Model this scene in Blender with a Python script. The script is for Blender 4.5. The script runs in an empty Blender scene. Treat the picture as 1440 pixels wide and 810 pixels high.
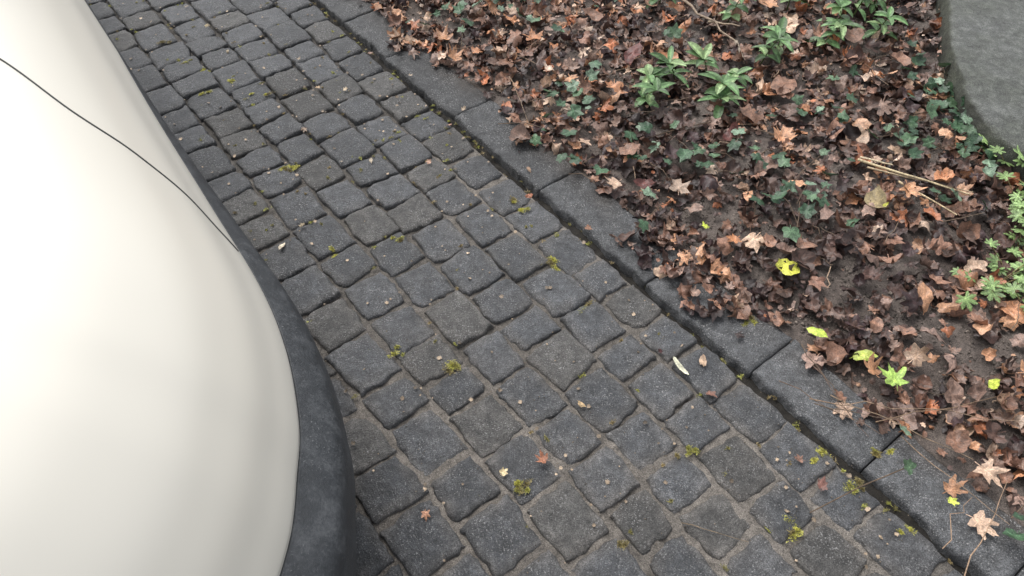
import bpy, math, random
import numpy as np
from mathutils import Vector
random.seed(7); R=np.random.RandomState(11)
scene=bpy.context.scene

# ------------------------------------------------------------ helpers
TAB=R.rand(256,256)
def vn(x,y,seed=0):
    x=np.asarray(x,float)+seed*17.37+500; y=np.asarray(y,float)+seed*9.71+500
    xi=np.floor(x).astype(int); yi=np.floor(y).astype(int)
    fx=x-xi; fy=y-yi; fx=fx*fx*(3-2*fx); fy=fy*fy*(3-2*fy)
    a=TAB[xi%256,yi%256]; b=TAB[(xi+1)%256,yi%256]; c=TAB[xi%256,(yi+1)%256]; d=TAB[(xi+1)%256,(yi+1)%256]
    return (a*(1-fx)+b*fx)*(1-fy)+(c*(1-fx)+d*fx)*fy
def fbm(x,y,seed=0,o=3):
    s=0;a=.5;n=0
    for i in range(o):
        s=s+a*vn(x*2**i,y*2**i,seed+i*3); n+=a; a*=.5
    return s/n
def sst(x,a,b):
    t=np.clip((x-a)/(b-a),0,1); return t*t*(3-2*t)

def build(name,verts,faces,mat,cols=None,uvs=None,smooth=True,parent=None):
    me=bpy.data.meshes.new(name)
    verts=np.asarray(verts,np.float32)
    me.vertices.add(len(verts)); me.vertices.foreach_set('co',verts.ravel())
    faces=[np.asarray(f,np.int32) for f in faces if len(f)]
    loops=np.concatenate([f.ravel() for f in faces])
    tot=np.concatenate([np.full(len(f),f.shape[1],np.int32) for f in faces])
    st=np.concatenate([[0],np.cumsum(tot)[:-1]]).astype(np.int32)
    me.loops.add(len(loops)); me.loops.foreach_set('vertex_index',loops)
    me.polygons.add(len(tot)); me.polygons.foreach_set('loop_start',st); me.polygons.foreach_set('loop_total',tot)
    me.polygons.foreach_set('use_smooth',np.full(len(tot),smooth,bool))
    me.update(calc_edges=True)
    if cols is not None:
        ca=me.color_attributes.new('col','FLOAT_COLOR','POINT')
        c4=np.ones((len(verts),4),np.float32); c4[:,:3]=cols
        ca.data.foreach_set('color',c4.ravel())
    if uvs is not None:
        ul=me.uv_layers.new(name='uv')
        ul.data.foreach_set('uv',np.asarray(uvs,np.float32)[loops].ravel())
    me.validate()
    ob=bpy.data.objects.new(name,me); scene.collection.objects.link(ob)
    if mat: me.materials.append(mat)
    if parent: ob.parent=parent
    return ob
def gridfaces(nx,ny,off=0):
    i=np.arange(nx-1)[:,None]*ny+np.arange(ny-1)[None,:]
    i=i.ravel()+off
    return np.stack([i,i+ny,i+ny+1,i+1],1)
def tube(pts,rad,sides=7):
    pts=[Vector(p) for p in pts]; V=[];F=[]
    for i,p in enumerate(pts):
        d=(pts[min(i+1,len(pts)-1)]-pts[max(i-1,0)]).normalized()
        u=d.cross(Vector((0,0,1)))
        if u.length<.05: u=d.cross(Vector((1,0,0)))
        u.normalize(); w=d.cross(u)
        r=rad[i] if hasattr(rad,'__len__') else rad
        for k in range(sides):
            a=2*math.pi*k/sides; V.append(p+u*math.cos(a)*r+w*math.sin(a)*r)
    for i in range(len(pts)-1):
        for k in range(sides):
            k2=(k+1)%sides; F.append((i*sides+k,i*sides+k2,(i+1)*sides+k2,(i+1)*sides+k))
    return np.array([tuple(v) for v in V]),np.array(F)
class Acc:
    def __init__(s): s.v=[];s.f={};s.c=[];s.u=[];s.n=0
    def add(s,v,fs,col,uv=None):
        v=np.asarray(v); 
        for f in fs:
            if len(f): s.f.setdefault(f.shape[1],[]).append(np.asarray(f)+s.n)
        s.v.append(v); c=np.zeros((len(v),3)); c[:]=col; s.c.append(c)
        s.u.append(uv if uv is not None else np.zeros((len(v),2))); s.n+=len(v)
    def make(s,name,mat,smooth=True,parent=None):
        return build(name,np.concatenate(s.v),[np.concatenate(x) for x in s.f.values()],mat,np.concatenate(s.c),np.concatenate(s.u),smooth,parent)

def mat_new(name):
    m=bpy.data.materials.new(name); m.use_nodes=True
    nt=m.node_tree; return m,nt,nt.nodes['Principled BSDF']
def nd(nt,t,**k):
    n=nt.nodes.new(t)
    for a,b in k.items(): setattr(n,a,b)
    return n
def noise(nt,scale,detail=4,rough=.6,vec=None):
    n=nd(nt,'ShaderNodeTexNoise'); n.inputs['Scale'].default_value=scale; n.inputs['Detail'].default_value=detail; n.inputs['Roughness'].default_value=rough
    if vec is None:
        g=nd(nt,'ShaderNodeNewGeometry'); vec=g.outputs['Position']
    nt.links.new(vec,n.inputs['Vector']); return n.outputs['Fac']
def ramp(nt,inp,stops):
    r=nd(nt,'ShaderNodeValToRGB'); e=r.color_ramp.elements
    e[0].position=stops[0][0]; e[0].color=(*stops[0][1],1); e[1].position=stops[-1][0]; e[1].color=(*stops[-1][1],1)
    for p,c in stops[1:-1]:
        x=e.new(p); x.color=(*c,1)
    nt.links.new(inp,r.inputs['Fac']); return r.outputs['Color']
def mix(nt,a,b,fac,mode='MIX'):
    m=nd(nt,'ShaderNodeMix',data_type='RGBA',blend_type=mode)
    for s,i in ((a,6),(b,7)):
        if isinstance(s,tuple): m.inputs[i].default_value=(*s,1)
        else: nt.links.new(s,m.inputs[i])
    if isinstance(fac,float): m.inputs[0].default_value=fac
    else: nt.links.new(fac,m.inputs[0])
    return m.outputs[2]
def bump(nt,h,dist,strength=1.0,prev=None):
    b=nd(nt,'ShaderNodeBump'); b.inputs['Distance'].default_value=dist; b.inputs['Strength'].default_value=strength
    nt.links.new(h,b.inputs['Height'])
    if prev is not None: nt.links.new(prev,b.inputs['Normal'])
    return b.outputs['Normal']
def vcol(nt): return nd(nt,'ShaderNodeVertexColor',layer_name='col').outputs['Color']
g3=lambda x:(x,x,x)

# ------------------------------------------------------------ materials
def stone_mat(name,fleck=.5,rough=(.45,.75)):
    m,nt,b=mat_new(name)
    c=vcol(nt)
    n1=noise(nt,34,5,.75); c=mix(nt,c,ramp(nt,n1,[(.3,g3(.42)),(.5,g3(.92)),(.68,g3(1.65))]),1.0,'MULTIPLY')
    n2=noise(nt,270,2,.7); f=ramp(nt,n2,[(.56,g3(0)),(.66,g3(1))])
    n3=noise(nt,11,5,.7); f2=ramp(nt,n3,[(.40,g3(.08)),(.58,g3(fleck))])
    f=mix(nt,f,f2,1.0,'MULTIPLY')
    c=mix(nt,c,(.36,.355,.35),f)
    n5=noise(nt,430,2,.7); c=mix(nt,c,ramp(nt,n5,[(.38,g3(.38)),(.56,g3(1.12))]),1.0,'MULTIPLY')
    nt.links.new(c,b.inputs['Base Color'])
    nt.links.new(ramp(nt,n1,[(.3,g3(rough[0])),(.7,g3(rough[1]))]),b.inputs['Roughness'])
    n4=noise(nt,110,5,.8)
    nb=bump(nt,n4,.0050,1.0); nb=bump(nt,n1,.008,.9,nb)
    nt.links.new(nb,b.inputs['Normal']); return m
M_sett=stone_mat('basalt_sett',.75,(.40,.68))
M_kerb=stone_mat('kerb_granite',1.0)
M_slab=stone_mat('slab_stone',.3,(.6,.85))
def earth_mat(name,sc=1.0):
    m,nt,b=mat_new(name); c=vcol(nt)
    n1=noise(nt,45,5,.7); c=mix(nt,c,ramp(nt,n1,[(.3,g3(.5)),(.5,g3(.95)),(.72,g3(1.4))]),1.0,'MULTIPLY')
    n2=noise(nt,420,3,.7); c=mix(nt,c,ramp(nt,n2,[(.35,g3(.45)),(.5,g3(1.)),(.68,g3(1.7))]),1.0,'MULTIPLY')
    nt.links.new(c,b.inputs['Base Color']); b.inputs['Roughness'].default_value=.9
    nb=bump(nt,n2,.003,1.0); nb=bump(nt,n1,.008,.9,nb); nt.links.new(nb,b.inputs['Normal']); return m
M_earth=earth_mat('earth')
def leaf_mat(name,rough=.5,veins=True,light=(1.45,1.4,1.3),trans=.0,vw=.07):
    m,nt,b=mat_new(name); c=vcol(nt)
    n1=noise(nt,60,4,.65); c=mix(nt,c,ramp(nt,n1,[(.3,g3(.5)),(.5,g3(1.)),(.7,g3(1.4))]),1.0,'MULTIPLY')
    n2=noise(nt,300,2,.6); c=mix(nt,c,ramp(nt,n2,[(.35,g3(.7)),(.65,g3(1.2))]),1.0,'MULTIPLY')
    if veins:
        uv=nd(nt,'ShaderNodeUVMap',uv_map='uv'); sp=nd(nt,'ShaderNodeSeparateXYZ'); nt.links.new(uv.outputs[0],sp.inputs[0])
        def mt(op,a,bb=None):
            x=nd(nt,'ShaderNodeMath',operation=op)
            for i,s in enumerate((a,bb)):
                if s is None: continue
                if isinstance(s,(int,float)): x.inputs[i].default_value=s
                else: nt.links.new(s,x.inputs[i])
            return x.outputs[0]
        an=mt('ARCTAN2',sp.outputs[1],sp.outputs[0]); 
        r=mt('SQRT',mt('ADD',mt('MULTIPLY',sp.outputs[0],sp.outputs[0]),mt('MULTIPLY',sp.outputs[1],sp.outputs[1])))
        d=mt('MULTIPLY',r,mt('ABSOLUTE',mt('SINE',mt('MULTIPLY',an,4.0))))
        v=mt('LESS_THAN',d,vw)
        mm=mix(nt,g3(1.),light,v); c=mix(nt,c,mm,1.0,'MULTIPLY')
        nb=bump(nt,d,.002,.4)
        nb=bump(nt,n1,.005,.8,nb)
    else: nb=bump(nt,n1,.003,.5)
    nt.links.new(c,b.inputs['Base Color']); b.inputs['Roughness'].default_value=rough
    nt.links.new(nb,b.inputs['Normal'])
    if trans>0:
        tr=nd(nt,'ShaderNodeBsdfTranslucent'); nt.links.new(c,tr.inputs['Color'])
        ms=nd(nt,'ShaderNodeMixShader'); ms.inputs[0].default_value=trans
        nt.links.new(b.outputs[0],ms.inputs[1]); nt.links.new(tr.outputs[0],ms.inputs[2])
        nt.links.new(ms.outputs[0],nt.nodes['Material Output'].inputs['Surface'])
    return m
M_dead=leaf_mat('dead_leaf',.45,True,(1.3,1.25,1.2))
M_fresh=leaf_mat('green_leaf',.40,True,(1.9,1.75,1.8),.15,.05)
M_plain=leaf_mat('plain_green',.45,False,trans=.25)
M_twig=leaf_mat('twig_bark',.8,False)

# ------------------------------------------------------------ layout
O=np.array([.235,1.412]); D=np.array([.61,-.793]); N=np.array([.793,.61])
def W(s,t): return O[0]+D[0]*s+N[0]*t, O[1]+D[1]*s+N[1]*t
def ST(x,y):
    dx=np.asarray(x)-O[0]; dy=np.asarray(y)-O[1]; return dx*D[0]+dy*D[1], dx*N[0]+dy*N[1]
BARE=[(.59,1.50,.060),(.86,1.28,.065),(1.03,1.06,.11),(.33,2.14,.04),(.76,1.13,.03),(.53,1.56,.035),(1.13,1.0,.07),(.95,1.12,.05),(.68,1.42,.03)]
def zsoil(x,y):
    s,t=ST(x,y)
    e=sst(t,.15,.5)
    return e*.02+ e*.05*(fbm(x*3,y*3,5)-.5)+.014*(fbm(x*14,y*14,8)-.5)+.008*(fbm(x*60,y*60,9,2)-.5)-.004

b=build('ground',[(-60,-60,-.09),(60,-60,-.09),(60,60,-.09),(-60,60,-.09)],[np.array([[0,1,2,3]])],M_earth,cols=np.array([.06,.05,.04]))

# joint bed under the setts
ss=np.arange(-4.2,2.3,.0085); tt=np.concatenate([np.arange(-3.6,-1.6,.03),np.arange(-1.6,.19,.0085)])
Sg,Tg=np.meshgrid(ss,tt,indexing='ij'); X,Y=W(Sg,Tg)
near=sst(Sg,-1.5,.3)
nz=fbm(X*45,Y*45,2)-.5; nb_=fbm(X*7,Y*7,4)-.5
patch=sst(fbm(X*2.6,Y*2.6,90),.42,.62)
Z=-.0172+.0065*near+.009*nz+.008*nb_+.001*patch*near
Z=np.where(Tg>-.014,-.042+.022*fbm(X*40,Y*40,3)+.034*(fbm(X*9,Y*9,31)-.45),Z)
Z=np.where(Tg>.02,-.03,Z)
lo_=np.array([.050,.046,.042]); hi=np.array([.19,.17,.148])
k=(.20+.80*near)*(0.5+.95*fbm(X*5,Y*5,6))*(.72+.48*patch)
k=np.clip(k,0,1)[...,None]
col=lo_*(1-k)+hi*k
cr_=(Tg>-.014)[...,None]; col=np.where(cr_,np.array([.020,.017,.013]),col)
build('paving_joint_sand',np.stack([X,Y,Z],-1).reshape(-1,3),[gridfaces(len(ss),len(tt))[:,::-1]],M_earth,col.reshape(-1,3))

# setts
us=np.array([-1,-.98,-.94,-.86,-.72,-.5,-.25,0,.25,.5,.72,.86,.94,.98,1.]); n=len(us)
U,V=np.meshgrid(us,us,indexing='ij'); U=U.ravel();V=V.ravel(); mm=np.maximum(abs(U),abs(V))
prof=np.interp(mm,[0,.72,.86,.94,.98,1.],[0,-.0003,-.0012,-.0034,-.0078,-.040])
F0=gridfaces(n,n)
Vs=[];Fs=[];Cs=[];cnt=0
tpos=-.013; row=0; 
while tpos>-3.5:
    wd=.127+R.uniform(-.011,.011)
    s=-4.2+R.uniform(0,.13)
    while s<2.25:
        ln=.130+R.uniform(-.024,.030)
        ns=np.clip((s+1.2)/1.5,0,1)
        gap=.0006+.0018*ns+R.uniform(-.0006,.0018)
        cs=[(s+gap,tpos-gap),(s+ln-gap,tpos-gap),(s+ln-gap,tpos-wd+gap),(s+gap,tpos-wd+gap)]
        mid=np.mean(cs,0); ra=R.normal(0,.026); ca,sa=math.cos(ra),math.sin(ra)
        cs=[np.array([mid[0]+(a-mid[0])*ca-(b_-mid[1])*sa+R.uniform(-.006,.006),mid[1]+(a-mid[0])*sa+(b_-mid[1])*ca+R.uniform(-.0045,.0045)]) for a,b_ in cs]
        for q in cs: q[1]=min(q[1]+(0 if q[1]>-.03 else (vn(q[0]*1.6,q[1]*2,12)-.5)*.034),-.012)
        c=R.uniform(.06,.38)
        Ur=U*np.sqrt(1-c*V*V/2); Vr=V*np.sqrt(1-c*U*U/2); a=(Ur+1)/2; b_=(Vr+1)/2
        P=(cs[0][None]*((1-a)*(1-b_))[:,None]+cs[1][None]*(a*(1-b_))[:,None]+cs[2][None]*(a*b_)[:,None]+cs[3][None]*((1-a)*b_)[:,None])
        px,py=W(P[:,0],P[:,1])
        rim=sst(mm,.5,.95)
        sd_=R.randint(0,60)
        jx=((fbm(px*38,py*38,21+sd_)-.5)*.015+(vn(px*130,py*130,5)-.5)*.005)*rim; jy=((fbm(px*38,py*38,25+sd_)-.5)*.015+(vn(px*130,py*130,6)-.5)*.005)*rim
        px=px+jx; py=py+jy
        tx,ty=R.uniform(-.045,.045,2)
        z=prof*R.uniform(.7,1.4)+R.uniform(-.003,.0035)+tx*(P[:,0]-P[:,0].mean())+ty*(P[:,1]-P[:,1].mean())
        z=z+.0060*(fbm(px*22,py*22,14+sd_)-.5)+.0055*(fbm(px*75,py*75,15)-.5)
        if R.rand()<.45:
            cu,cv_=R.choice([-1,1]),R.choice([-1,1]); dd=np.hypot(U-cu,V-cv_); z=z-.007*np.clip(1-dd/R.uniform(.25,.5),0,1)
        Vs.append(np.stack([px,py,z],1)); Fs.append(F0+cnt); cnt+=n*n
        g=.062+.017*ns+R.uniform(-.016,.020)
        tint=np.array([.95,1.0,1.08]) if R.rand()<.75 else np.array([1.03,1.0,.95])
        cc=np.clip(g*tint,.02,1)[None]*np.ones((n*n,1))
        d=(rim*.60*(.25+.75*ns)*np.clip(fbm(px*25,py*25,18)*1.8-.4,0,1)+.26*ns*np.clip(fbm(px*12,py*12,19)*2.2-.9,0,1))[:,None]
        cc=cc*(1-d)+np.array([.17,.155,.14])*d
        Cs.append(cc); s+=ln
    tpos-=wd; row+=1
build('cobblestone_paving',np.concatenate(Vs),[np.concatenate(Fs)],M_sett,np.concatenate(Cs))

# kerb stones
kerb=bpy.data.objects.new('kerb',None); scene.collection.objects.link(kerb)
A=Acc(); s=-4.2
while s<2.3:
    ln=R.uniform(.24,.46); nu=int(ln/.008); nv=24
    ua=np.unique(np.concatenate([[-1],np.linspace(-.99,.99,nu),[1]])); va=np.concatenate([[-1,-.98,-.94],np.linspace(-.86,.86,nv-6),[.94,.98,1]])
    uu,vv=np.meshgrid(ua,va,indexing='ij')
    hl=ln/2-.0003
    ds=(1-abs(uu))*hl; dt=(1-abs(vv))*.076
    P0=s+ln/2+uu*hl; P1=.091+vv*.079+R.uniform(-.002,.002)+(0.003*uu*R.uniform(-1,1))
    px,py=W(P0,P1)
    wob=((fbm(px*22,py*22,41)-.5)*.020+(vn(px*110,py*110,42)-.5)*.005)*sst(-dt,-.03,0)
    px=px+wob*N[0]; py=py+wob*N[1]
    edge=np.minimum(ds*2.2,dt)
    z=.001+np.interp(edge,[0,.0016,.005,.012],[-.045,-.007,-.002,0])+R.uniform(-.0015,.0015)+R.uniform(-.02,.02)*(P1-.09)
    z=z+.008*(fbm(px*15,py*15,44)-.5)+.006*(fbm(px*60,py*60,46)-.5)
    ns=np.clip((s+1.2)/1.7,0,1)
    g=.058+.056*ns+R.uniform(-.006,.008)
    col=np.ones(px.shape+(3,))*np.array([g*.97,g,g*1.04]); 
    m=(np.clip(fbm(px*9,py*9,48)*2.2-.7,0,1)*sst(vv,-.4,1)*.75)[...,None]
    col=col*(1-m)+np.array([.07,.056,.045])*m
    A.add(np.stack([px,py,z],-1).reshape(-1,3),[gridfaces(len(ua),len(va))],col.reshape(-1,3)); s+=ln
o=A.make('kerb_stones',M_kerb,parent=kerb)

# soil bed
ss=np.arange(-3.2,1.9,.010); tt=np.arange(.155,2.6,.010)
Sg,Tg=np.meshgrid(ss,tt,indexing='ij'); X,Y=W(Sg,Tg); Z=zsoil(X,Y); Z[:,0]-=.05
q=np.clip(fbm(X*4,Y*4,50)*1.6-.3,0,1)[...,None]
col=np.array([.085,.066,.056])*(1-q)+np.array([.19,.16,.14])*q
build('soil',np.stack([X,Y,Z],-1).reshape(-1,3),[gridfaces(len(ss),len(tt))],M_earth,col.reshape(-1,3))
A=Acc()
oct_v=np.array([[1,0,0],[0,1,0],[-1,0,0],[0,-1,0],[0,0,1],[0,0,-1]],float); oct_f=np.array([[0,1,4],[1,2,4],[2,3,4],[3,0,4],[1,0,5],[2,1,5],[3,2,5],[0,3,5]])
for i in range(8500):
    if i<5000:
        s_=R.uniform(-2.6,1.3); t_=R.uniform(.08,1.8)
        if i<1800: 
            bx,by,br=BARE[R.randint(len(BARE))]; s_,t_=ST(bx+R.normal(0,br),by+R.normal(0,br)); t_=max(t_,.1)
        x,y=W(s_,t_); z=zsoil(x,y) if t_>.17 else .0; r=(R.uniform(.001,.004) if R.rand()<.93 else R.uniform(.004,.008)) if t_>.17 else R.uniform(.0007,.0025)
        col=np.array([.15,.125,.105])*R.uniform(.3,1.9)
    else:
        s_=R.uniform(-2.8,1.3); t_=-abs(R.normal(0,.8)); x,y=W(s_,t_); z=-.001; r=R.uniform(.0006,.0022)
        col=np.array([.15,.12,.09])*R.uniform(.3,1.8)
    v=oct_v*R.uniform(.6,1.2,(6,3))*r; v[:,2]*=.7
    A.add(v+np.array([x,y,z+r*.3]),[oct_f],col)
A.make('soil_crumbs',M_earth)

# ------------------------------------------------------------ leaf templates
def polar_t(half,rings=(.0,.3,.62,1.0),petiole=.5):
    pts=[(a,r) for a,r in half]; full=pts+[(180-a,r) for a,r in reversed(pts[1:-1])]
    out=np.array([[math.cos(math.radians(a))*r,math.sin(math.radians(a))*r] for a,r in full]); m=len(out)
    V=[np.zeros((1,2))]; 
    for q in rings[1:]: V.append(out*q)
    V=np.concatenate(V); tris=[];quads=[]
    for k in range(m): tris.append((0,1+k,1+(k+1)%m))
    for r in range(len(rings)-2):
        a=1+r*m;b2=a+m
        for k in range(m): quads.append((a+k,b2+k,b2+(k+1)%m,a+(k+1)%m))
    nb=len(V); w=.022; pet=[]
    for i in range(4):
        y=-.05-petiole*i/3; pet+= [(-w,y),(w,y)]
    V=np.concatenate([V,np.array(pet)])
    for i in range(3): quads.append((nb+2*i,nb+2*i+2,nb+2*i+3,nb+2*i+1))
    return V,np.array(tris),np.array(quads),nb
MAPLE=polar_t([(90,1.0),(83,.80),(77,.78),(70,.50),(60,.52),(50,.86),(42,.95),(35,.72),(24,.62),(15,.38),(4,.48),(-10,.66),(-22,.60),(-36,.40),(-58,.36),(-76,.28),(-90,.08)])
FIELD=polar_t([(90,1.0),(78,.80),(66,.58),(52,.66),(38,.88),(26,.70),(10,.50),(-8,.62),(-24,.66),(-42,.48),(-66,.44),(-90,.14)])
IVY=polar_t([(90,1.05),(76,.74),(64,.60),(50,.68),(34,.84),(20,.68),(2,.58),(-16,.68),(-34,.66),(-55,.52),(-74,.38),(-90,.10)])
OVAL=polar_t([(90,1.0),(75,.78),(60,.64),(40,.52),(20,.46),(0,.45),(-20,.46),(-40,.52),(-60,.62),(-76,.74),(-90,.85)],petiole=.2)
OVAL[0][OVAL[3]:,1]-=.75
BROAD=polar_t([(90,1.0),(78,.9),(62,.84),(45,.80),(25,.74),(5,.72),(-15,.72),(-35,.74),(-55,.74),(-74,.66),(-90,.5)],petiole=.5)
RAG=polar_t([(90,.85),(70,.9),(55,.6),(35,.8),(18,.6),(0,.85),(-25,.65),(-45,.75),(-70,.5),(-90,.5)],petiole=.1)
BIT=polar_t([(90,.85),(60,.65),(30,.85),(0,.6),(-30,.8),(-60,.55),(-90,.6)],rings=(0,.5,1.0),petiole=.1)
_f=[]
for i,base in enumerate([90,45,2,-40]):
    L=[1.0,.95,.85,.7][i]
    _f+= [(base+17,L*.62),(base+14,L*.84),(base+9,L*.74),(base+6,L*.95),(base,L),] if i>0 else [(base,L)]
    _f+= [(base-6,L*.93),(base-9,L*.74),(base-14,L*.84),(base-17,L*.62),(base-21,L*.36)]
_f+=[(-90,.1)]
FEATH=polar_t(_f,petiole=.1)

def leaves(acc,T,x,y,z,size,rot,tiltx,tilty,curlx,curly,cup,cols,rag=.12,wave=.12):
    V,tr,qd,nb=T; n=len(x); m=len(V)
    P=np.repeat(V[None],n,0).copy(); rr=np.hypot(V[:,0],V[:,1])[None]
    jit=1+rag*(R.rand(n,m)-.5)*2; jit[:,nb:]=1
    P*=jit[...,None]
    P[...,0]*=R.uniform(.8,1.1,n)[:,None]
    X=P[...,0]; Y=P[...,1]; Zl=cup[:,None]*rr**2
    ph=R.uniform(0,6.28,(n,1)); ph2=R.uniform(0,6.28,(n,1)); kf=R.uniform(3,7,(n,1)); an=np.arctan2(V[:,1],V[:,0])[None]
    Zl=Zl+wave*rr**1.5*np.sin(an*np.round(kf*.7)+ph)+wave*.6*np.sin(X*kf*1.6+ph)*np.sin(Y*kf*1.5+ph2)
    cy=curly[:,None]+1e-4; cx=curlx[:,None]+1e-4
    rY=1/cy; Y2=np.sin(Y*cy)*(rY-Zl*.6); Z2=Zl+(1-np.cos(Y*cy))*rY
    rX=1/cx; X2=np.sin(X*cx)*rX; Z3=Z2+(1-np.cos(X*cx))*rX
    L=np.stack([X2,Y2,Z3],-1)*size[:,None,None]
    a=tiltx[:,None];ca,sa=np.cos(a),np.sin(a); L=np.stack([L[...,0],L[...,1]*ca-L[...,2]*sa,L[...,1]*sa+L[...,2]*ca],-1)
    a=tilty[:,None];ca,sa=np.cos(a),np.sin(a); L=np.stack([L[...,0]*ca+L[...,2]*sa,L[...,1],-L[...,0]*sa+L[...,2]*ca],-1)
    a=rot[:,None];ca,sa=np.cos(a),np.sin(a); L=np.stack([L[...,0]*ca-L[...,1]*sa,L[...,0]*sa+L[...,1]*ca,L[...,2]],-1)
    L=L+np.stack([x,y,z],-1)[:,None,:]
    off=(np.arange(n)*m)[:,None,None]
    cv=cols[:,None,:]*(1+.25*(R.rand(n,m,1)-.5)); cv=cv*(1.08-.25*rr[...,None]*R.rand(n,1,1))
    cv[:,nb:]=cols[:,None,:]*1.1
    acc.add(L.reshape(-1,3),[(tr[None]+off).reshape(-1,3),(qd[None]+off).reshape(-1,4)],cv.reshape(-1,3),np.repeat(V[None],n,0).reshape(-1,2))

def bare_f(x,y):
    d=np.ones_like(x)
    wx=(vn(x*9,y*9,61)-.5)*.12; wy=(vn(x*9,y*9,62)-.5)*.12
    for bx,by,br in BARE:
        q=np.hypot(x+wx-bx,y+wy-by)/br; d=np.minimum(d,.12+.88*sst(q,.7,1.3))
    return d
DK=[(.55,1.85,.14),(.80,1.50,.12),(1.05,1.78,.13),(1.0,1.30,.12),(.42,1.95,.10),(1.25,1.45,.13),(.62,1.68,.09),(.80,1.08,.07)]
DARK=np.array([[.032,.020,.018],[.052,.030,.025],[.075,.042,.034],[.046,.025,.025],[.10,.058,.045],[.12,.076,.060]])
MID=np.array([[.22,.120,.085],[.25,.138,.095],[.20,.128,.098],[.28,.155,.105],[.24,.16,.125],[.27,.18,.145]])
TAN=np.array([[.48,.28,.175],[.46,.25,.145],[.50,.35,.25],[.40,.19,.10],[.43,.165,.08],[.52,.39,.30]])
A=Acc()
def litter(n,layer,smin,smax,pd,pm,zlo,zhi,curl,Ts,spill=0.):
    s=R.uniform(-2.7,1.6,n); t=R.uniform(.02,2.15,n); x,y=W(s,t)
    edge=.110+.12*(vn(x*6,y*6,63)-.5)+.07*(vn(x*22,y*22,64)-.5)+.05*sst(s,.5,.8)-.05*sst(s,-.1,.1)*sst(s,.5,.35)
    keep=(R.rand(n)<np.maximum(bare_f(x,y),spill)*sst(t,edge-.012,edge+.02)+.025*(t>edge-.06))
    keep&=(R.rand(n)<.62+.95*fbm(x*6,y*6,66))
    x=x[keep];y=y[keep];t=t[keep];m=len(x)
    pick=R.rand(m); clump=.30*(vn(x*5,y*5,67)-.5)*2+.24*(vn(x*13,y*13,69)-.5)
    for bx,by,br in DK: clump=clump+.6*np.exp(-((x-bx)**2+(y-by)**2)/br**2)
    pick=pick-clump*.5
    c=np.where((pick<pd)[:,None],DARK[R.randint(0,len(DARK),m)],np.where((pick<pd+pm)[:,None],MID[R.randint(0,len(MID),m)],TAN[R.randint(0,len(TAN),m)]))
    c=c*R.uniform(.7,1.25,(m,1))
    zz=np.where(t<.165,.008,zsoil(x,y))+R.uniform(zlo,zhi,m)*np.clip(.4+.6*sst(t,.12,.35),0,1)
    which=R.randint(0,len(Ts),m)
    for k,T in enumerate(Ts):
        i=which==k; q=i.sum()
        if not q: continue
        leaves(A,T,x[i],y[i],zz[i],R.uniform(smin,smax,q)*(1+.25*(R.rand(q)<.12)),R.uniform(0,6.28,q),R.normal(0,.38,q),R.normal(0,.38,q),
            R.uniform(-curl,curl,q),R.uniform(-curl,curl,q),R.uniform(-.25,.5,q),c[i],rag=.16,wave=.17)
litter(5600,0,.016,.034,.58,.30,.002,.014,1.7,[FIELD,RAG,MAPLE,BROAD])
litter(5000,1,.022,.040,.46,.34,.012,.032,2.1,[FIELD,MAPLE,RAG,IVY])
litter(1650,2,.028,.047,.30,.38,.028,.048,2.0,[FIELD,MAPLE,BROAD,OVAL])
litter(5000,3,.004,.013,.40,.38,.002,.040,1.5,[BIT],.45)
BIG=[(1.38,2.01,0,.048),(.6,1.39,4,.026),(1.01,1.51,5,.045),(1.12,1.57,0,.040),(.3,1.62,2,.034),(.75,1.93,1,.05),(.08,2.35,4,.048),(.41,2.24,3,.05),(.89,2.08,1,.05),
(1,.72,2,.038),(.96,.62,2,.04),(.93,.69,0,.032),(.84,.97,0,.036),(1.18,.95,0,.04),(.76,.89,2,.034),(-.2,2.26,0,.04),(-.45,2.70,2,.045),(-.02,2.21,1,.04),
(.22,1.8,2,.035),(.19,2.1,0,.035),(.95,2.56,0,.05),(1.41,2.65,1,.045),(.96,.78,1,.033),(.38,1.61,3,.032),(1.19,2.35,1,.04),(.51,1.33,0,.028),(-.24,2.37,0,.045),
(1.30,2.20,1,.04),(.5,2.6,1,.045),(.1,2.75,0,.05),(.3,2.5,1,.045),(.0,2.48,4,.04),(.66,1.80,3,.04),(.35,1.75,1,.035)]
PAL=[(.42,.22,.12),(.22,.12,.08),(.46,.32,.23),(.12,.04,.033),(.42,.19,.09),(.27,.21,.11)]
for i,(bx,by,ci,sz) in enumerate(BIG):
    T=[MAPLE,BROAD,MAPLE,OVAL,MAPLE,BROAD][ci]
    s_,t_=ST(bx,by); 
    leaves(A,T,np.array([bx]),np.array([by]),np.array([zsoil(bx,by)+.048 if t_>.17 else .014]),np.array([sz*1.15]),R.uniform(0,6.28,1),R.normal(0,.2,1),R.normal(0,.2,1),R.uniform(-.9,.9,1),R.uniform(-.9,.9,1),R.uniform(0,.4,1),np.array([PAL[ci]])*R.uniform(.85,1.1))
A.make('leaf_litter',M_dead)

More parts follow.
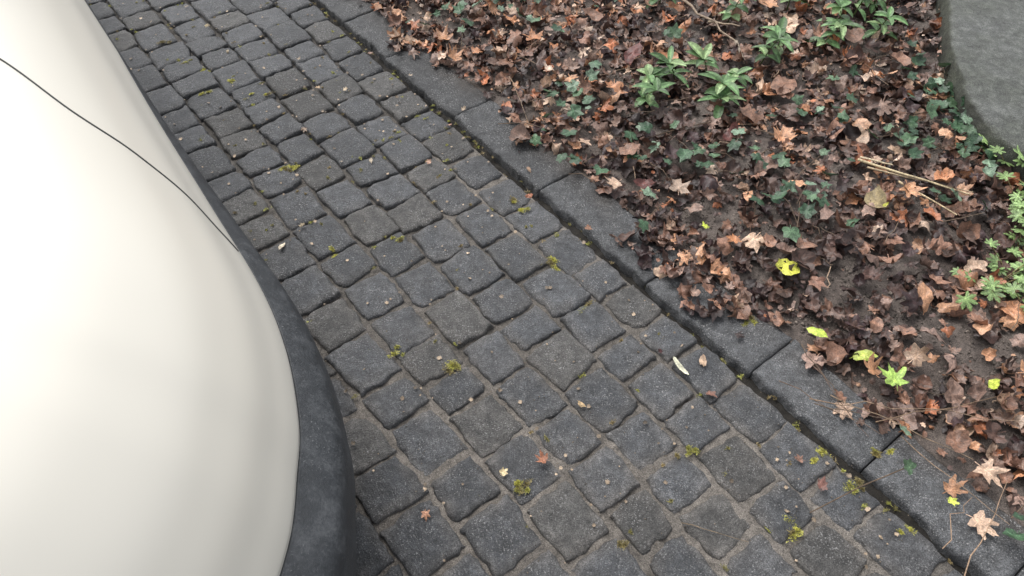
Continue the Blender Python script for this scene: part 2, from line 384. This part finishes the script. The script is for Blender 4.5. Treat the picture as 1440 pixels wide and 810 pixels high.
# debris on the paving
A=Acc()
DEB=[(-.63,1.4,.55,.48,.36,.018),(-.65,2.13,.36,.26,.16,.014),(-.66,1.91,.25,.18,.13,.015),(-.43,1.76,.36,.3,.22,.013),(-.56,2.12,.42,.33,.22,.014),(-.5,2.34,.26,.17,.13,.014),(.07,.76,.38,.17,.10,.023),
(-.02,.73,.6,.48,.28,.014),(-.18,.64,.44,.23,.14,.018),(.16,.9,.48,.34,.18,.014),(.46,.93,.18,.09,.065,.020),(.36,1.05,.06,.02,.02,.013),(.46,1.02,.40,.28,.19,.021),(-.2,1.93,.3,.17,.12,.014),
(-.16,2.01,.36,.28,.2,.016),(.05,1.72,.25,.16,.1,.015),(-.59,1.48,.3,.24,.15,.014),(-1.13,2.52,.36,.28,.15,.013),(-1.01,2.35,.25,.2,.13,.013),(.66,.70,.2,.1,.08,.022),(.63,.76,.26,.15,.11,.018),(.05,1.60,.34,.14,.08,.016),(.21,1.47,.26,.14,.09,.016),
(-.35,2.2,.4,.32,.24,.014),(-.75,2.3,.36,.28,.2,.013),(-.25,1.75,.4,.25,.18,.014)]
for i,(x,y,r,g,b_,sz) in enumerate(DEB):
    T=[OVAL,FIELD,MAPLE][i%3] if i!=6 else MAPLE
    leaves(A,T,np.array([x]),np.array([y]),np.array([.010]),np.array([sz]),R.uniform(0,6.28,1),R.normal(0,.15,1),R.normal(0,.15,1),R.uniform(-1.2,1.2,1),R.uniform(-1.,1.,1),R.uniform(-.1,.3,1),np.array([[r,g,b_]]))
m=520; s=np.where(R.rand(m)<.6,R.uniform(-2.6,-.3,m),R.uniform(-.3,1.2,m)); t=-np.abs(R.normal(0,.6,m))-.02; x,y=W(s,t)
leaves(A,BIT,x,y,np.full(m,.004),R.uniform(.002,.0085,m),R.uniform(0,6.28,m),R.normal(0,.2,m),R.normal(0,.2,m),R.uniform(-1,1,m),R.uniform(-1,1,m),R.uniform(0,.3,m),np.array([.30,.23,.16])*R.uniform(.25,1.6,(m,1)))
A.make('scattered_leaves',M_dead)
A=Acc(); 
Tw=polar_t([(90,1.0),(80,.9),(65,.5),(40,.28),(0,.2),(-40,.24),(-70,.5),(-90,.8)],petiole=.1)
leaves(A,Tw,np.array([.405]),np.array([1.0]),np.array([.010]),np.array([.034]),np.array([.55]),np.array([0.]),np.array([.1]),np.array([.4]),np.array([.3]),np.array([.1]),np.array([[.8,.78,.58]]),rag=.03,wave=.03)
A.make('winged_seed',M_plain)
A=Acc()
for i,(x,y,sz,c,T) in enumerate([(.71,1.28,.042,(.62,.62,.10),BROAD),(.74,1.08,.030,(.40,.50,.07),OVAL),(.88,.94,.046,(.31,.46,.10),MAPLE),(1.09,.92,.026,(.48,.56,.08),OVAL),(.53,1.44,.018,(.5,.58,.08),FIELD),(.83,1.01,.034,(.36,.42,.08),OVAL),(.9,.65,.017,(.5,.56,.09),FIELD),(1.03,1.5,.012,(.5,.5,.08),OVAL)]):
    leaves(A,T,np.array([x]),np.array([y]),np.array([zsoil(x,y)+.05]),np.array([sz]),R.uniform(0,6.28,1),R.normal(0,.2,1),R.normal(0,.2,1),R.uniform(-.8,.8,1),R.uniform(-.8,.8,1),R.uniform(0,.3,1),np.array([c]),wave=.12)
A.make('fallen_yellow_leaves',M_dead)

# ivy
A=Acc()
IV=[(-.28,2.51),(-.22,2.61),(.12,2.0),(.18,1.96),(.13,1.87),(.21,1.72),(.24,1.63),(.41,1.82),(.41,1.71),(.56,1.69),(.6,1.74),(.38,1.49),(.78,1.58),(.79,1.51),(.81,1.43),(.75,1.57),(1.19,1.84),(1.19,1.74),(1.15,1.8),(1.44,1.98),(1.48,1.87),(1.41,1.8),(.7,1.84),(.73,1.72),(.11,2.66),(-.08,2.56),(.13,2.42),(1.44,1.75),(1.02,.62),(.84,.73),(1.37,2.2),(1.01,1.91),
(-.17,2.46),(.18,2.05),(.60,1.66),(.81,1.55),(1.23,1.79),(1.40,1.93),(1.45,1.82),(1.35,1.7),(1.36,2.08),(1.33,1.88),(.0,2.62),(1.38,1.76),(1.30,2.0),(1.46,2.15),
(.30,2.15),(.55,2.35),(.95,1.72),(1.1,2.1),(.35,2.62),(.68,1.55),(.92,1.95),(1.2,1.55)]
for ii,(bx,by) in enumerate(IV):
    q=R.randint(2,6) if by>.8 else 2
    if bx>1.3: q+=2
    x=bx+R.normal(0,.040,q); y=by+R.normal(0,.040,q)
    base=np.array([[.038,.078,.042],[.055,.110,.058],[.085,.150,.080],[.17,.25,.17]])[R.choice(4,q,p=[.28,.32,.25,.15])]
    leaves(A,IVY,x,y,zsoil(x,y)+R.uniform(.040,.075,q),R.uniform(.018,.038,q),R.uniform(0,6.28,q),R.normal(0,.35,q),R.normal(0,.35,q),R.uniform(-.6,.6,q),R.uniform(-.5,.5,q),R.uniform(-.1,.25,q),base*R.uniform(.8,1.2,(q,1)),rag=.05,wave=.08)
    x2,y2=bx+R.normal(0,.08),by+R.normal(0,.08)
    tv,tf=tube([(bx,by,zsoil(bx,by)+.035),((bx+x2)/2,(by+y2)/2,zsoil(bx,by)+.045),(x2,y2,zsoil(x2,y2)+.02)],.0014,5)
    A.add(tv,[tf],(.07,.05,.03))
A.make('ivy',M_fresh)

# leafy shoots
def lance(acc,base,dirv,up,L,w,col,droop):
    nl=8; V=[];uv=[]
    side=dirv.cross(up).normalized(); up2=side.cross(dirv).normalized()
    p=base.copy(); d=dirv.copy(); tw=R.uniform(-.4,.4)
    for i in range(nl):
        k=i/(nl-1); ww=w*(math.sin(math.pi*min(1,k*.92+.06))**.75)*(1 if k<.98 else .1)
        for j in (-1,-.5,0,.5,1):
            V.append(p+side*j*ww+up2*abs(j)*ww*.45+up2*j*ww*tw*k); 
            uv.append((j,k))
        d=(d+Vector((0,0,-droop))/nl).normalized(); p=p+d*L/(nl-1)
    V=np.array([tuple(v) for v in V]); c=np.ones((len(V),3))*np.array(col)
    jj=np.array([u[0] for u in uv]); c=c*np.where(jj==0,1.7,1.0)[:,None]*R.uniform(.9,1.1,(len(V),1))
    acc.add(V,[gridfaces(nl,5)],c)
SP=[(1.25,2.50,.16),(1.1,2.33,.12),(.87,2.24,.14),(.68,2.02,.13),(.66,1.96,.08),(.43,2.0,.11),(.53,2.14,.12),(.79,2.47,.15),(.56,2.62,.12),(1.02,2.57,.12),(1.29,2.38,.12),(1.2,2.61,.18),(.65,2.18,.10),(1.33,2.56,.14),(.45,2.08,.08),(.92,2.30,.12),(1.16,2.42,.15),(1.32,2.62,.2),(.74,2.12,.09)]
for i,(bx,by,h) in enumerate(SP):
    A=Acc(); z0=zsoil(bx,by)
    lean=Vector((R.uniform(-.6,.6),R.uniform(-.6,.3),1)).normalized()
    b0=Vector((bx,by,z0))-Vector((lean.x,lean.y,0))*h*.5
    pts=[b0+lean*h*k+Vector((0,0,.01*math.sin(k*3))) for k in (0,.33,.66,1)]
    tv,tf=tube(pts,[.0026,.0024,.0020,.0014],6); A.add(tv,[tf],(.12,.17,.06))
    up=Vector((0,0,1))
    nw=3 if h>.1 else 2
    for wv in range(nw):
        k=1-wv*.30; c0=b0+lean*h*k; m=R.randint(5,7) if wv==0 else R.randint(2,5); a0=R.uniform(0,6.28)
        for j in range(m):
            a=a0+j*6.283/m+R.uniform(-.4,.4)
            el=R.uniform(.10,.7) if wv==0 else R.uniform(0,.35)
            dv=Vector((math.cos(a),math.sin(a),el)).normalized()
            base=np.array([.120,.215,.088])*R.uniform(.6,1.35); 
            if R.rand()<.2: base=np.array([.26,.37,.17])
            lance(A,c0,dv,up,R.uniform(.040,.088),R.uniform(.010,.0155),base,R.uniform(.3,1.2))
    A.make('spurge_plant',M_plain)

# feathery leaves
FT=[(1.22,1.23),(1.44,1.52),(1.47,1.68),(1.29,1.15),(1.36,1.36),(1.52,1.62),(1.30,1.24),(1.48,1.43)]
for i,(bx,by) in enumerate(FT):
    A=Acc(); q=12
    x=bx+R.normal(0,.043,q); y=by+R.normal(0,.043,q); z=zsoil(x,y)+R.uniform(.04,.09,q)
    sz=R.uniform(.022,.036,q)
    leaves(A,FEATH,x,y,z,sz,R.uniform(0,6.28,q),R.normal(0,.2,q),R.normal(0,.2,q),R.uniform(-.3,.3,q),R.uniform(-.3,.3,q),R.uniform(-.15,.1,q),np.array([.23,.35,.13])*R.uniform(.7,1.2,(q,1)),rag=.04,wave=.05)
    for j in range(q):
        tv,tf=tube([(bx,by,zsoil(bx,by)),(x[j]*.6+bx*.4,y[j]*.6+by*.4,z[j]*.7),(x[j],y[j],z[j])],.0011,5); A.add(tv,[tf],(.14,.12,.05))
    A.make('cranesbill_plant',M_fresh)

# twigs, stalks, branch
A=Acc()
def twig(x0,y0,x1,y1,z0,z1,r,col,seg=7,w=.006):
    P=[]
    for i in range(seg):
        k=i/(seg-1); P.append((x0+(x1-x0)*k+R.normal(0,w)*(0<i<seg-1),y0+(y1-y0)*k+R.normal(0,w)*(0<i<seg-1),z0+(z1-z0)*k+abs(R.normal(0,w*.5))))
    tv,tf=tube(P,[r*(1-.5*i/(seg-1)) for i in range(seg)],6); A.add(tv,[tf],col)
twig(.35,.62,.48,.58,.006,.006,.0011,(.2,.15,.10),w=.001)
twig(-.01,2.12,.06,1.89,.06,.03,.0013,(.3,.22,.15),w=.005)
twig(.68,.88,.87,.83,.04,.05,.0014,(.14,.10,.07))
twig(.69,1.04,.76,.87,.05,.03,.0014,(.14,.10,.07)); twig(.67,.89,1.15,.82,.05,.06,.0015,(.26,.18,.12),9)
twig(.89,.51,1.03,.69,.01,.05,.0014,(.34,.23,.15)); twig(.86,.56,.95,.66,.02,.04,.0012,(.34,.23,.15)); twig(.80,.83,1.10,.90,.05,.04,.0013,(.24,.16,.1))
twig(.62,.95,.80,.80,.03,.05,.0013,(.16,.11,.08)); twig(.72,.90,.98,.74,.05,.05,.0013,(.28,.2,.13)); twig(.70,.98,.78,.80,.05,.04,.0012,(.12,.08,.06)); twig(.85,.80,1.0,.60,.04,.04,.0012,(.3,.21,.14))
for i in range(190):
    s=R.uniform(-2.4,1.2); t=R.uniform(.2,1.7); x,y=W(s,t); a=R.uniform(0,6.28); L=R.uniform(.03,.14); z=zsoil(x,y)+R.uniform(.03,.06)
    twig(x,y,x+math.cos(a)*L,y+math.sin(a)*L,z,z+R.uniform(-.01,.015),R.uniform(.0006,.0017),np.array([.22,.155,.105])*R.uniform(.4,1.8),5,.004)
A.make('fallen_twigs',M_twig)
A=Acc()
twig(1.01,1.69,1.28,1.54,.07,.07,.0040,(.58,.47,.29),6,.002); twig(1.03,1.66,1.30,1.56,.065,.06,.003,(.48,.37,.24),6,.002); twig(1.1,1.6,1.22,1.47,.065,.06,.0034,(.58,.45,.28),5,.002)
twig(1.02,1.70,1.10,1.66,.07,.075,.0035,(.6,.5,.34),5,.001)
A.make('dry_stalks',M_twig)
A=Acc()
twig(.50,2.68,.78,2.33,.13,.06,.006,(.34,.26,.19),9,.006); twig(.70,2.44,.79,2.36,.07,.10,.004,(.32,.25,.18),5,.003); twig(.78,2.33,.80,2.24,.06,.03,.007,(.34,.28,.22),4,.002)
A.make('woody_branch',M_twig)

# moss
A=Acc()
MO=[(-1.07,2.25),(-1.26,2.42),(-.99,1.87),(-.85,2.1),(-.67,1.73),(-.31,1.44),(-.4,1.52),(-.28,1.06),(.23,.58),(.82,.78),(.67,.77),(.03,1.56),(.19,1.19),(-.49,1.39),(.6,1.16),(.58,.61),(.74,.7),(.81,.6),(-1.03,2.12),(0,1.58),(.11,1.35),(.38,.79),(.02,.7),(-.14,1.01),(-1.15,2.3),(-.95,2.2)]
def moss(x,y,r,z0,nbl,col,an0=None):
    el=R.uniform(1.2,2.6); th=R.choice([math.atan2(D[1],D[0]),math.atan2(N[1],N[0])])
    a=R.uniform(0,6.28,nbl); q=r*R.rand(nbl)**.8*(.3+1.2*vn(np.cos(a)*2.5+x*50,np.sin(a)*2.5,3)); u=np.cos(a)*q*el**.5; v_=np.sin(a)*q/el**.5
    bx=x+u*math.cos(th)-v_*math.sin(th); by=y+u*math.sin(th)+v_*math.cos(th)
    h=R.uniform(.001,.0038,nbl)*(1.2-np.clip(q/r,0,1)*.8); w=R.uniform(.0006,.0018,nbl); an=R.uniform(0,6.28,nbl)
    tx=R.normal(0,.003,nbl);ty=R.normal(0,.003,nbl)
    v=np.stack([np.stack([bx-np.cos(an)*w,by-np.sin(an)*w,np.full(nbl,z0)],-1),np.stack([bx+np.cos(an)*w,by+np.sin(an)*w,np.full(nbl,z0)],-1),np.stack([bx+tx,by+ty,z0+h],-1)],1).reshape(-1,3)
    f=np.arange(nbl*3).reshape(-1,3); c=np.repeat(np.array(col)[None]*R.uniform(.5,1.5,(nbl,1)),3,0)
    A.add(v,[f],c)
for x,y in MO:
    s_,t_=ST(x,y)
    for k in range(R.randint(2,6)): moss(x+R.normal(0,.013),y+R.normal(0,.009),R.uniform(.005,.013),.001 if t_<-.02 else .001,150,[(.44,.42,.08),(.32,.31,.07),(.22,.18,.07)][R.randint(0,3)])
for i in range(480):
    s=R.uniform(-2.7,1.2) if R.rand()<.45 else R.uniform(-2.6,-.5); t=-abs(R.normal(0,.6))-.01 if i>90 else R.normal(0,.010); x,y=W(s,t)
    moss(x,y,R.uniform(.003,.009),-.001 if i>90 else -.020,45,[(.36,.36,.08),(.22,.20,.06),(.26,.20,.09)][R.randint(0,3)])
A.make('moss',M_plain,smooth=False)

# ------------------------------------------------------------ stone slab
ol=np.array([(1.66,2.75),(1.56,2.5),(1.468,2.227),(1.411,1.985),(1.405,1.807),(1.457,1.66),(1.62,1.55),(1.95,1.55),(2.3,1.85),(2.45,2.4),(2.3,2.9),(1.9,3.0)])
def cr(P,k,closed=True):
    P=np.asarray(P,float); n=len(P); out=[]
    rng=range(n) if closed else range(n-1)
    for i in rng:
        g=lambda j: P[j%n] if closed else P[min(max(j,0),n-1)]
        p0,p1,p2,p3=g(i-1),g(i),g(i+1),g(i+2)
        for q in range(k):
            t=q/k; out.append(.5*((2*p1)+(-p0+p2)*t+(2*p0-5*p1+4*p2-p3)*t*t+(-p0+3*p1-3*p2+p3)*t**3))
    if not closed: out.append(P[-1])
    return np.array(out)
oc=cr(ol,20); cen=oc.mean(0); m=len(oc)
rings=[(1.0,-.02),(1.012,.05),(1.010,.085),(1.0,.108),(.990,.117),(.975,.121)]+[(q,.123) for q in np.linspace(.94,.05,40)]
V=[];Cc=[]
for q,z in rings:
    P=cen+(oc-cen)*q; x,y=P[:,0],P[:,1]
    dx=(fbm(x*14,y*14+z*30,71)-.5)*.022*(q>.95); 
    zz=z+.012*(fbm(x*7,y*7,72)-.5)+.006*(fbm(x*30,y*30,73)-.5)
    V.append(np.stack([x+dx,y+dx*.5,zz],-1))
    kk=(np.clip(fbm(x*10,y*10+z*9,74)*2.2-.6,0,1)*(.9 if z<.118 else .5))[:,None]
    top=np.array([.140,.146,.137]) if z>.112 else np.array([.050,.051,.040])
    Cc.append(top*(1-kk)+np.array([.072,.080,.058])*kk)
F=[]
for r in range(len(rings)-1):
    a=r*m+np.arange(m); b2=r*m+(np.arange(m)+1)%m; F.append(np.stack([a,b2,b2+m,a+m],1))
V=np.concatenate(V); last=(len(rings)-1)*m
F=np.concatenate(F); V=np.concatenate([V,[[cen[0],cen[1],.123]]]); Cc=np.concatenate(Cc+[np.array([[.115,.12,.11]])])
tri=np.stack([last+np.arange(m),last+(np.arange(m)+1)%m,np.full(m,len(V)-1)],1)
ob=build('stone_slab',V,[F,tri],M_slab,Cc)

# ------------------------------------------------------------ car
car=bpy.data.objects.new('parked_car',None); scene.collection.objects.link(car)
P0=np.array([-1.084,1.819]); CA=np.array([-.574,.819]); CL=np.array([-.819,-.574]); HW=.80
def CW(a,l): return P0[0]+CA[0]*a+CL[0]*l, P0[1]+CA[1]*a+CL[1]*l
half=[(-1.885,.80),(-1.875,.60),(-1.84,.40),(-1.765,.25),(-1.647,.135),(-1.538,.073),(-1.445,.032),(-1.294,-.005),(-1.117,-.020),(-.838,-.012),(-.448,-.002),(0,.0),(.6,.0),(1.15,.01),(1.40,.05),(1.56,.14),(1.65,.30),(1.69,.55),(1.70,.80)]
hc=cr(half,12,False)
full=np.concatenate([hc,np.stack([hc[::-1][1:-1,0],2*HW-hc[::-1][1:-1,1]],1)]); M=len(full)
sp=np.stack([np.clip(full[:,0],-1.05,.95),np.full(M,HW)],1)
dist=np.hypot(*(full-sp).T)
insf=lambda a: np.interp(a,[-1.9,-1.6,-1.3,-.8,-.2,1.0,1.7],[.078,.068,.053,.034,.014,.014,.06])
ins=insf(full[:,0])
def loft(rs,name,mat,parent):
    V=[]
    for inset,z in rs:
        q=(1-inset/dist)[:,None]; P=sp+(full-sp)*q; x,y=CW(P[:,0],P[:,1]); V.append(np.stack([x,y,np.zeros(M)+z],-1))
    F=[]
    for r in range(len(rs)-1):
        a=r*M+np.arange(M); b2=r*M+(np.arange(M)+1)%M; F.append(np.stack([a,b2,b2+M,a+M],1))
    return build(name,np.concatenate(V),[np.concatenate(F)],mat,None,None,True,parent)
one=np.ones(M)
prof_t=[(.06,.17),(.03,.19),(.012,.23),(.003,.29),(0,.34),(.002,.375),(.007,.400)]
tr=[(one*i,z) for i,z in prof_t]+[(.007+(ins-.007)*k,.400+.045*(k**.7)) for k in (.15,.3,.5,.7,.85,.97,1.0)]+[(ins+.004,.442),(ins+.02,.430)]
m_p,nt,b=mat_new('cream_paint'); b.inputs['Base Color'].default_value=(.735,.705,.625,1); b.inputs['Roughness'].default_value=.36; b.inputs['Coat Weight'].default_value=.3; b.inputs['Coat Roughness'].default_value=.10
m_t,nt,b=mat_new('black_plastic'); nn=noise(nt,20,8,.85); n2=noise(nt,230,4,.75); n3=noise(nt,9,6,.8)
c=ramp(nt,nn,[(.36,(.018,.021,.024)),(.5,(.032,.036,.041)),(.64,(.075,.080,.086))]); c=mix(nt,c,(.24,.245,.25),mix(nt,ramp(nt,n2,[(.58,g3(0)),(.68,g3(.7))]),ramp(nt,n3,[(.46,g3(.0)),(.58,g3(1))]),1.0,'MULTIPLY'))
nt.links.new(c,b.inputs['Base Color']); nt.links.new(ramp(nt,nn,[(.35,g3(.38)),(.65,g3(.62))]),b.inputs['Roughness']); nt.links.new(bump(nt,n2,.0015,.9),b.inputs['Normal'])
loft(tr,'bumper_trim',m_t,car)
top=[(0,.438),(.001,.447),(.0005,.456),(.008,.48),(.020,.51),(.040,.56),(.066,.605),(.10,.655),(.146,.705),(.20,.753),(.26,.79),(.33,.822),(.41,.85),(.50,.874),(.60,.892),(.70,.903),(.76,.906)]
tc=cr(np.array(top),5,False)
bs=[(np.minimum(ins+.002+i,dist*.985) ,z) for i,z in tc]
loft(bs,'body_shell',m_p,car)
m_s,nt,b=mat_new('seam_gap_shade'); b.inputs['Base Color'].default_value=(.03,.03,.03,1); b.inputs['Roughness'].default_value=.7  # near-black colour stands in for the shade inside the panel gap
sl=[(-.45,.40),(-.55,.31),(-.66,.233),(-.797,.169),(-.874,.110),(-.939,.066),(-1.0,.043),(-1.035,.030)]
sl=cr(np.array(sl),10,False)
oa=hc[:,0]; olat=hc[:,1]
def seamline(off,name,rad,mat,lift):
    pts=[]
    for a,l in sl:
        a=a+off; i=max(l-np.interp(a,oa,olat)-insf(a)-.002,0); z=np.interp(i,tc[3:,0],tc[3:,1]); x,y=CW(a,l); pts.append((x,y,z+lift))
    tv,tf=tube(pts,rad,8); build(name,tv,[tf],mat,None,None,True,car)
seamline(0,'panel_seam',.0021,m_s,.0003)
# cabin
m_g,nt,b=mat_new('window_glass'); b.inputs['Base Color'].default_value=(.015,.018,.02,1); b.inputs['Roughness'].default_value=.04
def rr(a0,a1,l0,l1,r,n=10):
    P=[]
    for (ca,cl,s0) in ((a1-r,l1-r,0),(a0+r,l1-r,90),(a0+r,l0+r,180),(a1-r,l0+r,270)):
        for i in range(n+1):
            t=math.radians(s0+90*i/n); P.append((ca+r*math.cos(t),cl+r*math.sin(t)))
    return np.array(P)
def lo(levels,name,mat,cap=True):
    V=[];m=None
    for (a0,a1,l0,l1,r,z) in levels:
        P=rr(a0,a1,l0,l1,r); m=len(P); x,y=CW(P[:,0],P[:,1]); V.append(np.stack([x,y,np.full(m,z)],-1))
    F=[]
    for k in range(len(levels)-1):
        a=k*m+np.arange(m); b2=k*m+(np.arange(m)+1)%m; F.append(np.stack([a,b2,b2+m,a+m],1))
    fs=[np.concatenate(F)]
    if cap: fs.append(np.array([list(range((len(levels)-1)*m,len(levels)*m))]))
    return build(name,np.concatenate(V),fs,mat,None,None,True,car)
lo([(-.35,1.60,.13,1.47,.25,.62),(-.33,1.52,.17,1.43,.25,.80),(-.30,1.50,.19,1.41,.25,.92)],'cabin_waist',m_p)
lo([(-.28,1.49,.195,1.405,.25,.90),(.05,1.30,.27,1.33,.22,1.28)],'windows',m_g)
lo([(.03,1.32,.262,1.338,.22,1.275),(.08,1.27,.29,1.31,.22,1.33),(.18,1.15,.36,1.24,.2,1.37),(.4,.9,.6,1.0,.1,1.385)],'roof',m_p)
for k,(a0,l0,a1,l1) in enumerate([(-.24,.24,.09,.31),(-.24,1.36,.09,1.29),(.5,.19,.52,.262),(.5,1.41,.52,1.338),(1.4,.26,1.24,.31),(1.4,1.34,1.24,1.29)]):
    p=CW(a0,l0);q=CW(a1,l1); tv,tf=tube([(*p,.9),(*q,1.29)],.03,8); build('pillar_%d'%(k+1),tv,[tf],m_p,None,None,True,car)
m_w,nt,b=mat_new('tyre_rubber'); b.inputs['Base Color'].default_value=(.02,.02,.02,1); b.inputs['Roughness'].default_value=.8
m_r,nt,b=mat_new('wheel_steel'); b.inputs['Base Color'].default_value=(.4,.4,.4,1); b.inputs['Metallic'].default_value=1; b.inputs['Roughness'].default_value=.35
for k,(a,l,sg) in enumerate([(-1.15,.10,1),(-1.15,1.50,-1),(1.05,.10,1),(1.05,1.50,-1)]):
    for nm,pr,mt_ in (('tyre',[(.17,.03),(.19,.0),(.25,-.005),(.275,.01),(.28,.04),(.28,.13),(.25,.17),(.17,.17)],m_w),('rim',[(.172,.03),(.16,.05),(.10,.045),(.05,.03),(.001,.028)],m_r)):
        V=[];m=40
        for r,w in pr:
            for i in range(m):
                t=2*math.pi*i/m; x,y=CW(a+r*math.cos(t),l+sg*w); V.append((x,y,.275+r*math.sin(t)))
        F=[(r*m+i,r*m+(i+1)%m,(r+1)*m+(i+1)%m,(r+1)*m+i) for r in range(len(pr)-1) for i in range(m)]
        build('%s_%d'%(nm,k+1),V,[np.array(F)],mt_,None,None,True,car)

# ------------------------------------------------------------ light
w=bpy.data.worlds.new('World'); scene.world=w; w.use_nodes=True; nt=w.node_tree
sky=nt.nodes.new('ShaderNodeTexSky'); sky.sky_type='NISHITA'; sky.sun_disc=False; sky.sun_elevation=math.radians(60); sky.sun_rotation=math.radians(-40); sky.dust_density=4; sky.air_density=1
hs=nt.nodes.new('ShaderNodeHueSaturation'); hs.inputs['Saturation'].default_value=.20; hs.inputs['Value'].default_value=1.7
nt.links.new(sky.outputs[0],hs.inputs['Color']); nt.links.new(hs.outputs[0],nt.nodes['Background'].inputs['Color'])
nt.nodes['Background'].inputs['Strength'].default_value=.15
ld=bpy.data.lights.new('sun','SUN'); ld.energy=1.15; ld.angle=math.radians(35); ld.color=(1,.98,.96)
lob=bpy.data.objects.new('sun',ld); scene.collection.objects.link(lob)
az=math.radians(-40); el=math.radians(60)
sd=Vector((math.sin(az)*math.cos(el),math.cos(az)*math.cos(el),math.sin(el)))
lob.rotation_euler=(-sd).to_track_quat('-Z','Y').to_euler(); lob.location=(0,0,5)

cd=bpy.data.cameras.new('camera'); cam=bpy.data.objects.new('camera',cd); scene.collection.objects.link(cam); scene.camera=cam
cam.location=(0,0,1.5); cam.rotation_euler=(math.radians(40),0,0)
cd.sensor_width=36; cd.lens=36*1050/1440; cd.clip_start=.02; cd.clip_end=300
scene.view_settings.view_transform='Standard'; scene.view_settings.look='None'; scene.view_settings.exposure=0
